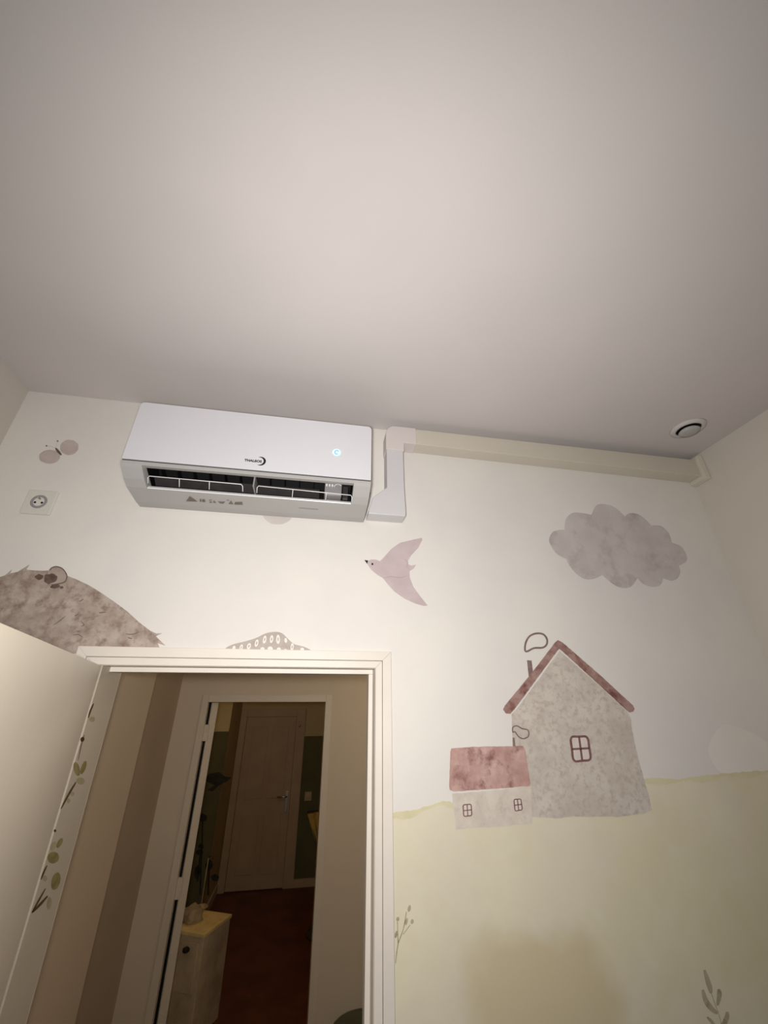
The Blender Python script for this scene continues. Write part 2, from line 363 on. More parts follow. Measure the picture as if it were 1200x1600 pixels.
# ---- far door
fd = thing('door_3', (-.4, YF, FL), 'closed far panelled door with lever handle, seen through both doorways', 'door'); fd['kind'] = 'structure'
L0, L1, LZ = -.79, -.125, -.112
lfo = obj('leaf', box(L0, L1, YF-.03, YF, FL+.01, LZ), 'fdoor', fd, .002)
for x0, x1 in ((L0+.09, (L0+L1)/2-.03), ((L0+L1)/2+.03, L1-.09)):
    for z0, z1 in ((FL+.15, FL+.75), (FL+.9, LZ-.12)): obj('panel', box(x0, x1, YF-.037, YF-.028, z0, z1), 'fdoor', lfo, .006)
hx, hz = -.165, -1.03
h3 = obj('handle', tube([(hx, YF-.035, hz), (hx, YF-.08, hz), (hx-.02, YF-.085, hz), (hx-.12, YF-.085, hz)], .010), 'steel', fd, smooth=True)
obj('handle_plate', box(hx-.018, hx+.018, YF-.036, YF-.03, hz-.17, hz+.05), 'steel', h3, .003)
t3 = thing('trim_3', (-.45, YF, FL), 'dim casing around the closed far door', 'door frame'); t3['kind'] = 'structure'
obj('casing_left', box(FX+.005, L0-.004, YF-.04, YF, FL, -.01), 'fdoor', t3, .004)
obj('casing_right', box(L1+.004, .003, YF-.04, YF, FL, -.01), 'fdoor', t3, .004)
obj('casing_head', box(L0-.004, L1+.004, YF-.04, YF, LZ+.004, -.01), 'fdoor', t3, .004)
g = onY(468, 1134, YF-.05)
obj('glint_stud', lathe([(.002, -.016), (.012, -.014), (.017, -.006), (.017, .004), (.008, .012)], (g.x, g.y-.004, g.z), 'y', 16), 'brass', t3, smooth=True)  # glossy stud added to give the casing its glint
struct('baseboard_return', box(FX, FX+.016, YN-.012, YF-.04, FL, FL+.09), 'hdoor', 'pale baseboard of the narrow return wall left of the far door', 'baseboard')
struct('baseboard_far', box(.003, 1.5, YF-.03, YF-.012, FL, FL+.08), 'fdoor', 'pale baseboard right of the far door', 'baseboard')

# ------------------------------------------------------------------ air conditioner
AX0, AX1 = -.571, .147
ac = thing('air_conditioner', ((AX0+AX1)/2, D, .578), 'white wall-mounted air conditioner with open outlet above the doorway', 'air conditioner')
def ext(prof, x0, x1, bm=None):
    return prism(bm or bmesh.new(), [(x0, D-d, z) for d, z in prof], [(x1, D-d, z) for d, z in prof])
full = [(0, .843), (.186, .843), (.188, .838), (.188, .6345), (.1975, .6345), (.1985, .626), (.190, .619), (.157, .598), (.127, .587), (.045, .578), (.012, .578), (0, .584)]
cut = [(0, .843), (.186, .843), (.188, .838), (.188, .6345), (.1975, .6345), (.1985, .6275), (.194, .6245), (.176, .6275), (.172, .634), (.160, .662), (.10, .690), (.070, .660), (.070, .620), (.100, .6015), (.122, .5925), (.127, .587), (.045, .578), (.012, .578), (0, .584)]
SL, SR = -.515, .094
bm = ext(full, AX0, SL); ext(cut, SL, SR, bm); ext(full, SR, AX1, bm)
bmesh.ops.remove_doubles(bm, verts=bm.verts, dist=.0001)
obj('body', bm, 'acg', ac)
# black cavity lining just inside the notch
cav = [(.171, .6345), (.1595, .6605), (.10, .688), (.0715, .6595), (.0715, .6205), (.099, .6035)]
bm = bmesh.new()
va = [bm.verts.new((SL+.001, D-d, z)) for d, z in cav]; vb = [bm.verts.new((SR-.001, D-d, z)) for d, z in cav]
for i in range(len(cav)-1): bm.faces.new((va[i], va[i+1], vb[i+1], vb[i]))
bm.faces.new(va); bm.faces.new(vb)
obj('outlet_cavity', bm, 'black', ac)
# front panel: rounded slab
def rrect(x0, x1, z0, z1, r, rb, n=6):
    out = []
    for cx, cz, a0, rr in ((x1-r, z1-r, 0, r), (x0+r, z1-r, 90, r), (x0+rb, z0+rb, 180, rb), (x1-rb, z0+rb, 270, rb)):
        for k in range(n+1):
            a = math.radians(a0 + 90*k/n); out.append((cx+rr*math.cos(a), cz+rr*math.sin(a)))
    return out
rr = rrect(AX0, AX1, .6385, .847, .013, .003)
fp = obj('front_panel', prism(bmesh.new(), [(x, D-.1885, z) for x, z in rr], [(x, D-.200, z) for x, z in rr]), 'acw', ac, .0015, 3)
obj('panel_rim', ext([(.188, .6345), (.1975, .6345), (.1975, .6375), (.188, .6375)], AX0+.002, AX1-.002), 'dark', ac)
# vertical vanes and a swing louvre inside the outlet
for k in range(11):
    x = SL+.03+k*.0455
    if x > .0: break
    obj('vane', prism(bmesh.new(), [(x-.001, D-.085, .615), (x-.001, D-.145, .645), (x-.001, D-.14, .665), (x-.001, D-.085, .65)],
                      [(x+.001, D-.085, .615), (x+.001, D-.145, .645), (x+.001, D-.14, .665), (x+.001, D-.085, .65)]), 'black', ac)
obj('inner_louvre', prism(bmesh.new(), [(SL+.01, D-.100, .612), (SL+.01, D-.128, .628), (SL+.01, D-.127, .630), (SL+.01, D-.099, .614)],
                          [(-.01, D-.100, .612), (-.01, D-.128, .628), (-.01, D-.127, .630), (-.01, D-.099, .614)]), 'dark', ac)
px = onY(397, 757, D-.16)
obj('divider', box(px.x-.002, px.x+.002, D-.168, D-.11, .600, .640), 'grey', ac)
sm = obj('sensor_module', box(.006, .06, D-.145, D-.085, .604, .650), 'grey', ac, .002)
for k in range(3): obj('clip', box(.009+k*.009, .014+k*.009, D-.149, D-.145, .634, .641), 'wire', sm)
obj('cable', tube([(.035, D-.149, .632), (.038, D-.152, .638), (.048, D-.153, .641), (.058, D-.15, .638)], .0012, 6), 'wire', sm)
obj('motor_cover', box(.064, .082, D-.13, D-.085, .600, .648), 'dark', ac, .002)
# two wire guards along the outlet
for pa, pb, legs in (((230, 743.5), (380, 757), (.0, .327, .64, 1)), ((401, 759), (551, 774), (.0, .37, .72, 1))):
    A, B = onY(*pa, D-.158), onY(*pb, D-.158)
    wg = obj('wire_guard', tube([A+Vector((.001, .016, -.016)), A+Vector((.0015, .004, -.004)), A+Vector((.006, 0, 0)), B+Vector((-.006, 0, 0)), B+Vector((-.0015, .004, -.004)), B+Vector((-.001, .016, -.016))], .0014, 6), 'wire', ac, smooth=True)
    for t in legs[1:-1]:
        p = A.lerp(B, t); obj('guard_leg', tube([p, p+Vector((-.001, .018, -.018))], .0012, 6), 'wire', wg, smooth=True)
obj('outlet_lip', ext([(.118, .5955), (.124, .596), (.1285, .5885), (.127, .586), (.121, .591)], SL+.001, SR-.001), 'wire', ac)
# display, logo, stickers
yp = D-.2006
g = onY(526, 707, yp)
dp = obj('display', lathe([(.0135, 0), (.0135, -.0006)], (g.x, yp, g.z), 'y', 24), 'led', ac, label='glowing blue-white display dot')
obj('digit_ring', tube([(g.x+.006*math.cos(a*math.pi/6), yp-.0012, g.z+.007*math.sin(a*math.pi/6)) for a in range(1, 11)], .0012, 5), 'ledd', dp)
# crescent emblem
cx, cz = onY(407, 720.5, yp).x, onY(407, 720.5, yp).z
R1 = .0158; n = 28; outer, inner = [], []
for k in range(n+1):
    a = math.radians(-118 + 236*k/n); t = abs(k/n-.5)*2
    outer.append((cx+R1*math.cos(a), cz+R1*math.sin(a))); wd = .0062*(1-t**2.2)+.0004
    inner.append((cx+(R1-wd)*math.cos(a), cz+(R1-wd)*math.sin(a)))
bm = bmesh.new(); vo = [bm.verts.new((x, yp, z)) for x, z in outer]; vi = [bm.verts.new((x, yp, z)) for x, z in inner]
for k in range(n): bm.faces.new((vi[k], vi[k+1], vo[k+1], vo[k]))
lg = obj('emblem', bm, 'ink', ac, label='black crescent emblem')
def text(s, size, spacing=1.0):
    cu = bpy.data.curves.new('lettering', 'FONT'); cu.body = s; cu.size = size; cu.space_character = spacing
    cu.align_x = 'LEFT'; cu.offset = size*.05
    to = bpy.data.objects.new('tmp', cu); C.objects.link(to); bpy.context.view_layer.update()
    me = bpy.data.meshes.new_from_object(to.evaluated_get(bpy.context.evaluated_depsgraph_get()))
    bm = bmesh.new(); bm.from_mesh(me); bpy.data.objects.remove(to); return bm
bm = text('THALEOS', .0088, 1.02)
mxx = max(v.co.x for v in bm.verts); g0, g1 = onY(382, 718.5, yp), onY(409, 721.5, yp); k = (g1.x-g0.x)/mxx
for v in bm.verts: v.co = Vector((g0.x+v.co.x*k, yp, g0.z-.0042+v.co.y*k*.95))
obj('lettering', bm, 'ink', lg)
# warning sticker on the underside, lying in the sloping bottom plane
def under(x, y, lift=.0006):
    a, b = Vector((0, D-.127, .587)), Vector((0, D-.045, .578)); e = (b-a).normalized(); nn = Vector((0, e.z, -e.y))
    if nn.z > 0: nn = -nn
    d = ray(x, y); t = (a.dot(nn)+lift)/d.dot(nn); return d*t
S3 = lambda X, Y: under(280+X/10, 765+Y/10)
def upoly(pts):
    bm = bmesh.new(); bm.faces.new([bm.verts.new(S3(*p)) for p in pts]); return bm
ws = obj('warning_label', upoly([(105, 185), (165, 100), (290, 188)]), 'sticker', ac, label='brown warning triangle print')
for pts in ([(318, 148), (345, 145), (350, 190), (322, 192)], [(355, 152), (400, 150), (412, 195), (360, 197)], [(465, 160), (515, 160), (510, 170), (470, 172)],
            [(470, 185), (515, 190), (512, 208), (474, 205)], [(525, 205), (545, 168), (580, 212)], [(600, 185), (720, 190), (690, 222), (640, 218)],
            [(740, 160), (785, 165), (780, 175), (745, 172)], [(765, 225), (810, 170), (850, 232)], [(860, 235), (870, 195), (985, 192), (995, 240)]):
    obj('icon', upoly(pts), 'sticker', ws)
bm = bmesh.new(); bm.faces.new([bm.verts.new(under(x, y)) for x, y in ((467, 793.0), (497, 795.6), (497, 797), (467, 794.4))])
obj('small_print', bm, 'grey', ac)
# dark sheet that paints in the shade between the unit and the duct cover
obj('side_gap_shade', ext([(.01, .60), (.165, .615), (.12, .598), (.05, .586), (.012, .586)], AX1-.001, AX1+.003), 'dark', ac)

# ------------------------------------------------------------------ duct covers
dv = thing('pipe_duct', (.255, D, .59), 'grey-white upright pipe duct with flared foot beside the air conditioner', 'pipe duct')
dd = .06
pf = [(.2235, .874), (.287, .874), (.2875, .70), (.2905, .61), (.2895, .591), (.1575, .591), (.160, .606), (.1735, .655), (.2235, .700)]
obj('cover', prism(bmesh.new(), [(x, D, z) for x, z in pf], [(x, D-dd, z) for x, z in pf]), 'duct', dv, .003, 2)
eb = [(.2205, .862), (.2205, .935), (.2235, .950), (.232, .9635), (.244, .9715), (.258, .974), (.340, .974), (.340, .899), (.2905, .899), (.2905, .862)]
obj('elbow', prism(bmesh.new(), [(x, D, z) for x, z in eb], [(x, D-dd-.0035, z) for x, z in eb]), 'elbow', dv, .0025, 2, label='pinkish white elbow piece')
dh = thing('pipe_duct', (.98, D, .89), 'long cream pipe duct running under the ceiling to the right corner', 'pipe duct')
def slope(x): return -.013*(x-.34)/1.27
xs = (.337, 1.606)
obj('cover', prism(bmesh.new(), [(xs[0], D-d, z) for d, z in ((0, .902), (dd, .902), (dd, .972), (0, .972))],
                   [(xs[1], D-d, z+slope(xs[1])) for d, z in ((0, .902), (dd, .902), (dd, .985), (0, .985))]), 'ductb', dh, .002, 2)
obj('end_flange', prism(bmesh.new(), [(1.604, D-d, z) for d, z in ((0, .876), (dd+.012, .876), (dd+.012, .985), (0, .985))],
                        [(1.625, D-d, z) for d, z in ((0, .868), (dd+.02, .868), (dd+.02, .99), (0, .99))]), 'ductb', dh, .003, 2)

# ------------------------------------------------------------------ ceiling vent, socket
vt = thing('ceiling_vent', (1.425, 1.033, H-.02), 'small round white ceiling vent near the right corner', 'vent')
c0 = (1.425, 1.033, H)
obj('flange', lathe([(.062, 0), (.061, -.004), (.050, -.009), (.044, -.010), (.043, -.006), (.043, 0)], c0), 'ceil', vt, smooth=True)
obj('throat', lathe([(.0435, -.0005), (.0435, -.004), (.030, -.004), (.030, -.0005)], c0), 'black', vt)
obj('valve_disc', lathe([(.010, -.004), (.030, -.009), (.037, -.017), (.036, -.021), (.020, -.024), (.001, -.025)], c0), 'acg', vt, smooth=True)

g = onY(63.5, 786, D)
so = thing('wall_socket', (g.x, D, g.z-.041), 'white square wall socket with earth pin, left below the butterfly', 'socket')
rr = rrect(g.x-.041, g.x+.041, g.z-.041, g.z+.041, .004, .004, 3)
obj('plate', prism(bmesh.new(), [(x, D, z) for x, z in rr], [(x, D-.009, z) for x, z in rr]), 'sockw', so, .0025, 2)
well = obj('well', lathe([(.0225, 0), (.0225, -.0012), (.0195, -.0012), (.0185, 0)], (g.x, D-.009, g.z), 'y', 28), 'grey', so, smooth=True)
obj('well_floor', lathe([(.0190, 0), (.0190, -.0004)], (g.x, D-.009, g.z), 'y', 28), 'sockw', so)
for sx in (-1, 1): obj('contact_hole', lathe([(.0034, 0), (.0034, -.0006)], (g.x+sx*.0095, D-.0094, g.z-.003), 'y', 12), 'black', well)
obj('earth_pin', lathe([(.0026, 0), (.0026, -.010), (.001, -.0125)], (g.x, D-.009, g.z+.010), 'y', 10), 'steel', well, smooth=True)
MT_r = obj('well_shade_ring', lathe([(.0188, 0), (.0188, -.0008), (.0150, -.0008), (.0150, 0)], (g.x, D-.0092, g.z), 'y', 28), 'grey', so)

# ------------------------------------------------------------------ mural prints (flat on the wall)
def mural(name, pts, label): 
    p = onY(*pts, D); return thing(name, (p.x, D, p.z), label, 'wall mural')
# --- hill
hb = [(600, 1271), (614, 1269), (630, 1266.5), (645, 1265), (658, 1262), (665, 1259), (676, 1257.5), (688, 1252.5), (697, 1251), (707, 1254), (760, 1250), (860, 1240), (950, 1226),
      (1009, 1216), (1030, 1215.5), (1045, 1217), (1060, 1217.5), (1075, 1214), (1100, 1211), (1125, 1209), (1150, 1206.5), (1175, 1205), (1200, 1204), (1260, 1201)]
top = []
for i in range(len(hb)-1):
    a, b = onY(*hb[i]), onY(*hb[i+1]); n = max(2, int((b-a).length/.007))
    for k in range(n):
        p = a.lerp(b, k/n); top.append((p.x, p.z+random.uniform(-.0016, .0016)))
top = [(x, z) for x, z in top if .2415 < x < XR-.002]; top.append((XR-.002, top[-1][1]))
hl = mural('painted_hill', (900, 1400), 'pale green watercolour hill filling the lower right of the wall')
def strip(t, zb, lay):
    bm = bmesh.new(); y = D-LAY*lay
    A = [bm.verts.new((x, y, z)) for x, z in t]; B = [bm.verts.new((x, y, zb(x, z))) for x, z in t]
    for i in range(len(t)-1): bm.faces.new((A[i], B[i], B[i+1], A[i+1]))
    return bm
obj('wash', strip(top, lambda x, z: FL+.01, 1), 'hill', hl)
obj('edge_wash', strip(top, lambda x, z: z-.012+.005*math.sin(x*40)+random.uniform(-.002, .002), 2), 'hilledge', hl)
sh = Sheet(0, 0, 1)
# --- hill at left, hidden behind the door leaf
# --- cloud
sc = Sheet(840, 770, 3.3333)
lobes = [[(150, 345), (100, 318), (68, 272), (60, 240), (78, 205), (110, 194), (140, 192)], [(140, 192), (148, 135), (185, 104), (235, 106), (283, 116)],
         [(283, 110), (305, 66), (350, 59), (405, 78), (455, 122)], [(455, 122), (480, 106), (525, 112), (565, 142), (592, 170)], [(592, 170), (640, 172), (682, 208), (700, 260)],
         [(700, 260), (745, 278), (772, 315), (776, 355), (735, 380)], [(735, 380), (744, 412), (728, 446), (695, 458), (655, 445)], [(655, 445), (640, 480), (598, 490), (550, 474), (521, 445)],
         [(518, 448), (490, 486), (450, 496), (400, 480), (338, 430)], [(336, 428), (300, 446), (250, 450), (200, 420), (160, 368), (150, 345)]]
pts = []
for l in lobes: pts += crom(l, False, 5)[:-1]
tag(obj('painted_cloud', sc.poly(pts, 1, False), 'cloud'), 'grey-mauve watercolour cloud painted at the upper right of the wall', 'wall mural')
tag(obj('painted_cloud', sh.oval((434, 800), 25, 20, .05, 1, 20, rag=.03), 'cloudlt'), 'small pale painted cloud peeking out below the air conditioner', 'wall mural')
# --- bird
sb = Sheet(340, 800, 3.3333)
bd = mural('painted_bird', (615, 900), 'mauve watercolour bird flying left, painted between air conditioner and house')
out = [(776, 258), (800, 247), (825, 248), (846, 256), (868, 234), (905, 192), (950, 160), (1005, 147), (1064, 134), (1066, 146), (1044, 188), (1008, 226), (992, 254), (992, 272), (1010, 279), (1034, 274),
       (1022, 294), (1000, 308), (1001, 340), (1020, 390), (1058, 442), (1094, 487), (1075, 490), (1030, 477), (975, 452), (920, 414), (886, 376), (862, 345), (830, 326), (800, 301), (783, 275)]
bp_ = obj('body', sb.poly(out, 1, False), 'bird', bd)
obj('wing_line', sb.stroke([(862, 345), (900, 336), (950, 342), (990, 330)], 5, 2, taper=True), 'birdd', bp_)
obj('wing_line', sb.stroke([(968, 240), (990, 262), (985, 290)], 5, 2, taper=True), 'birdd', bp_)
obj('beak', sb.poly([(764, 250), (784, 252), (779, 270)], 2, False), 'ink', bd)
obj('eye', sb.oval((806, 271), 5, 6, 0, 2), 'ink', bd)
# --- houses
sg = Sheet(680, 970, 3.3333)
hs = mural('painted_house', (900, 1275), 'tall grey watercolour house with brown gable roof and smoking chimney')
wl = [(648, 157), (760, 255), (880, 362), (1000, 474), (1018, 508), (1026, 570), (1040, 640), (1068, 755), (1092, 840), (1110, 900), (1128, 986), (1085, 1004), (1020, 1012), (960, 1021), (880, 1018), (800, 1022), (720, 1018), (640, 1029), (560, 1024), (480, 1018), (470, 860), (402, 655), (398, 486), (430, 452), (520, 330)]
def rag(pts, amp, step=14):
    o_ = []
    for i, p in enumerate(pts):
        q = pts[(i+1) % len(pts)]; n = max(1, int(math.hypot(q[0]-p[0], q[1]-p[1])/step))
        for k in range(n): o_.append((p[0]+(q[0]-p[0])*k/n+random.uniform(-amp, amp), p[1]+(q[1]-p[1])*k/n+random.uniform(-amp, amp)))
    return o_
obj('house_wall', sg.poly(rag(wl, 1.2), 3, False), 'house', hs)
rf = obj('roof', sg.poly(rag([(640, 100), (660, 110), (850, 275), (1030, 440), (1039, 458), (1030, 474), (1012, 478), (995, 465), (830, 312), (655, 152), (646, 146), (635, 158), (520, 315), (412, 462), (392, 484), (368, 482), (353, 462), (362, 442), (480, 300), (600, 145), (622, 114)], .8), 4, False), 'roof', hs)
obj('chimney', sg.poly([(478, 205), (502, 207), (509, 262), (487, 292)], 2, False), 'smoke', hs)
obj('smoke_loop', sg.stroke([(472, 160), (470, 120), (490, 82), (525, 66), (562, 70), (582, 95), (580, 124), (558, 140), (515, 142)], 10, 2, closed=True), 'smoke', hs)
def window(sheet, par, q, wd, lay, name='window'):
    (ax, ay), (bx, by), (cx_, cy), (dx, dy) = q
    w0 = obj(name, sheet.poly(q, lay, False), 'pane', par)
    mid = lambda p, r: ((p[0]+r[0])/2, (p[1]+r[1])/2)
    bm = bmesh.new()
    qq = []
    for i in range(4):
        p, r = q[i], q[(i+1) % 4]
        for k in range(4): qq.append((p[0]+(r[0]-p[0])*(.12+.76*k/3), p[1]+(r[1]-p[1])*(.12+.76*k/3)))
    sheet.stroke(qq, wd, lay+1, closed=True, smooth=True, bm=bm, k=2)
    sheet.stroke([mid(q[0], q[1]), mid(q[3], q[2])], wd*.9, lay+1, smooth=False, bm=bm)
    sheet.stroke([mid(q[0], q[3]), mid(q[1], q[2])], wd*.9, lay+1, smooth=False, bm=bm)
    obj('window_bars', bm, 'stroke', w0)
window(sg, hs, [(704, 604), (794, 602), (812, 725), (720, 733)], 12, 4)
ct = mural('painted_cottage', (765, 1295), 'small painted cottage with red roof, left of the tall grey house')
obj('cottage_wall', sg.poly(rag([(88, 900), (300, 884), (498, 862), (506, 1056), (420, 1062), (300, 1074), (200, 1076), (108, 1088)], 1.6), 4, False), 'cottage', ct)
obj('roof', sg.poly(rag([(84, 664), (160, 658), (250, 655), (350, 654), (455, 652), (468, 666), (474, 700), (486, 780), (496, 845), (488, 862), (400, 868), (250, 879), (95, 889), (76, 880), (73, 850), (76, 750), (78, 680)], 1.3), 5, False), 'croof', ct)
obj('chimney', sg.poly([(403, 608), (413, 608), (419, 656), (405, 656)], 4, False), 'smoke', ct)
obj('smoke_loop', sg.stroke([(405, 580), (404, 556), (425, 547), (452, 561), (483, 570), (486, 600), (460, 614), (434, 603), (416, 578)], 6.5, 5, closed=True), 'smoke', ct)
window(sg, ct, [(145, 959), (187, 955), (191, 1014), (149, 1019)], 5.5, 5)
window(sg, ct, [(410, 931), (446, 928), (454, 984), (416, 991)], 5.5, 5)
# --- bear
sr = Sheet(0, 840, 4)
be = mural('painted_bear', (100, 1000), 'brown-grey watercolour bear lying above the door, head to the right')
out = [(-250, 330), (-120, 282), (0, 246), (30, 236), (78, 196), (62, 224), (110, 214), (186, 167), (165, 200), (210, 205), (270, 207), (310, 205), (420, 238), (480, 262), (560, 300), (640, 350), (720, 405), (800, 465), (870, 530), (940, 583), (975, 598), (1016, 598), (986, 610), (975, 618), (1036, 676), (985, 660), (1000, 692), (980, 725), (560, 725), (-250, 725)]
by_ = obj('body', sr.poly(out, 1, False), 'bear', be)
er = obj('ear', sr.poly([(300, 215), (318, 192), (352, 181), (388, 193), (412, 222), (417, 250), (405, 275), (375, 285), (330, 290), (305, 260)], 2), 'bearlt', be)
obj('ear_rim', sr.stroke([(310, 205), (322, 190), (352, 181), (388, 193), (412, 222), (418, 248), (404, 276), (370, 288), (320, 296)], 7, 3), 'beardk', er)
obj('ear_patch', sr.poly(rag([(282, 232), (330, 224), (360, 240), (352, 272), (300, 292), (276, 272)], 3, 10), 3, False), 'beard', er)  # dark brown patches printed on the ear
for c_, rx, ry in (((245, 246), 26, 18), ((345, 305), 30, 13), ((385, 312), 12, 8)): obj('ear_patch', sr.oval(c_, rx, ry, -.1, 2, 18, rag=.14), 'beard', er)
for st in ([(335, 546), (370, 522), (410, 490)], [(505, 520), (525, 545), (510, 553)], [(468, 490), (490, 478)], [(480, 588), (500, 583)], [(455, 610), (490, 606), (520, 625)], [(785, 602), (830, 604), (872, 588)], [(800, 625), (825, 632)], [(620, 470), (660, 466)], [(498, 400), (520, 384)]):
    obj('brush_mark', sr.stroke(st, 5, 2, taper=len(st) > 2), 'beardk', by_)
# --- spotted leaf over the door
st_ = Sheet(340, 800, 3.3333)
ht = mural('painted_spotted_leaf', (420, 1015), 'grey painted leaf with white oval spots just above the door casing')
hp_ = obj('leaf_shape', st_.poly([(35, 718), (75, 691), (150, 672), (205, 654), (250, 632), (295, 624), (335, 631), (368, 662), (400, 688), (450, 702), (492, 726), (480, 760), (40, 760)], 1, True, 3), 'hat', ht)
for (x, y, rx, ry, r) in ((85, 709, 8, 13, .3), (123, 705, 8, 16, .3), (163, 699, 10, 17, .3), (203, 683, 9, 20, .25), (245, 664, 9, 21, .2), (281, 662, 9, 21, .15), (315, 663, 10, 24, 0), (355, 669, 7, 13, -.1), (388, 703, 8, 20, .1), (441, 716, 10, 9, -.2), (234, 716, 12, 12, 0), (274, 714, 14, 14, 0), (319, 716, 11, 11, 0), (354, 721, 10, 8, 0)):
    obj('spot', st_.oval((x, y), rx, ry, r, 2, 14), 'spot', hp_)
    if ry > 15: obj('spot_core', st_.oval((x, y), rx*.35, ry*.45, r, 3, 10), 'hat', hp_)
# --- butterfly
sf = Sheet(0, 560, 5)
bf = mural('painted_butterfly', (92, 708), 'small mauve painted butterfly above the wall socket')
obj('wing', sf.oval((388, 768), 84, 55, -.05, 1, 24, rag=.03), 'fly', bf); obj('wing', sf.oval((540, 695), 74, 59, -.15, 1, 24, rag=.04), 'fly', bf)
obj('body', sf.stroke([(434, 700), (456, 728), (480, 755)], 20, 2, taper=True), 'flyd', bf)
for c_ in ((363, 683), (450, 646)): obj('antenna', sf.oval(c_, 7, 6, 0, 1, 10), 'flyd', bf)
for l in ([(436, 702), (400, 688), (367, 684)], [(438, 700), (442, 672), (449, 648)]): obj('antenna', sf.stroke(l, 2.2, 1), 'fly', bf)
# --- pale patch with an arched top at the right, sprigs in the hill
tag(obj('pale_patch', Sheet(1000, 560, 2.3529).poly([(300, 1352), (370, 1360), (440, 1392), (475, 1420), (520, 1470), (520, 1510), (390, 1520), (300, 1524), (250, 1440)], .5, True), 'patch'), 'faint pale patch with a curved top above the hill at the right edge', 'wall mural')
s7 = Sheet(1080, 1490, 14.55)
sp = mural('painted_sprig', (1110, 1600), 'grey-green painted sprig at the bottom right of the hill')
for l, wd in (([(300, 370), (370, 600), (430, 790), (448, 900)], 115), ([(625, 805), (640, 940), (600, 1180)], 110), ([(262, 820), (330, 1060), (470, 1260), (600, 1360)], 120), ([(818, 1320), (810, 1450), (740, 1620), (700, 1720)], 120), ([(360, 1440), (460, 1540), (560, 1680)], 70)):
    obj('leaf', s7.stroke(l, wd, 2, taper=True), 'sprig', sp)
obj('stem', s7.stroke([(450, 880), (540, 1150), (640, 1420), (720, 1760)], 16, 2), 'sprig', sp)
s8 = Sheet(600, 1180, 2)
sp2 = mural('painted_sprig', (635, 1500), 'thin faded painted sprig right beside the door casing')
for l, wd in (([(36, 650), (44, 590), (60, 545), (70, 490)], 3), ([(60, 560), (82, 530)], 2.5), ([(44, 590), (42, 520)], 2.5)): obj('stem', s8.stroke(l, wd, 2), 'sprig', sp2)
for c_, rx, ry in (((43, 512), 5, 7), ((79, 479), 5, 11), ((88, 520), 5, 8), ((38, 560), 4, 12), ((70, 520), 4, 12)): obj('leaf', s8.oval(c_, rx, ry, .2, 2, 12), 'sprig', sp2)
# --- olive branch on the left door reveal
s9 = Sheet(0, 960, 2.5, ('x', FXL))
ol = thing('painted_olive_branch', tuple(onX(60, 1420, FXL)), 'green olive twig painted down the reveal behind the open door', 'wall mural')
for l, wd in (([(366, 348), (352, 380), (345, 405)], 7), ([(297, 655), (270, 700), (238, 760)], 8), ([(184, 980), (170, 1010), (160, 1036)], 7), ([(178, 1070), (150, 1120), (125, 1165)], 7), ([(186, 1100), (155, 1135), (125, 1165)], 10), ([(330, 470), (318, 510), (305, 570)], 3)):
    obj('twig', s9.stroke(l, wd, 1, taper=True), 'olived', ol)
for x, y, rx, ry, r, m in ((360, 410, 11, 11, 0, 'olivel'), (322, 488, 8, 10, .3, 'olived'), (300, 604, 12, 28, -.25, 'olive'), (326, 598, 9, 28, .35, 'olive'), (315, 651, 17, 14, .2, 'olivel'), (283, 701, 8, 9, 0, 'olivel'), (268, 728, 7, 10, .2, 'olivel'),
                           (215, 845, 5, 6, 0, 'olived'), (233, 893, 9, 22, .5, 'olive'), (208, 905, 10, 20, .4, 'olivel'), (208, 950, 22, 24, .6, 'olive'), (176, 1031, 9, 12, 0, 'olivel'), (218, 1042, 17, 36, .25, 'olive'), (192, 1128, 9, 25, .1, 'olivel')):
    obj('leaf', s9.oval((x, y), rx, ry, r, 1, 14), m, ol)

# ------------------------------------------------------------------ far room things
s10 = Sheet(300, 1080, 4.705, ('y', YN-.013))
tag(obj('painted_dark_bird', s10.poly([(95, 640), (130, 606), (200, 594), (240, 626), (292, 634), (255, 664), (200, 692), (150, 738), (112, 726), (165, 692), (108, 664)], 1, False), 'darkbird'), 'dark swooping bird painted on the dim green wall left of the far door', 'wall mural')
pb = thing('painted_dark_blossom', tuple(onY(313, 1330, YN-.013)), 'dark blossoms on stalks painted low on the dim green wall', 'wall mural')
for c_, rx, ry in (((78, 930), 34, 30), ((66, 1140), 20, 22), ((56, 1186), 26, 22), ((20, 1060), 22, 60), ((125, 1280), 28, 40), ((40, 1330), 24, 50), ((170, 1370), 30, 26)): obj('blossom', s10.oval(c_, rx, ry, .2, 1, 14, rag=.12), 'darkbird', pb)
for l in ([(78, 950), (74, 1100), (66, 1300), (60, 1500)], [(60, 1200), (40, 1400)], [(125, 1300), (118, 1500)]): obj('stalk', s10.stroke(l, 12, 1), 'darkbird', pb)
g = onY(481.5, 1244, YF-.012)
lsw = thing('light_switch', (g.x, YF-.012, g.z-.05), 'small pale light switch right of the far door', 'switch')
obj('plate', box(g.x-.045, g.x+.045, YF-.024, YF-.012, g.z-.05, g.z+.05), 'cab', lsw, .004); obj('rocker', box(g.x-.022, g.x+.022, YF-.03, YF-.024, g.z-.03, g.z+.03), 'cab', lsw, .003)

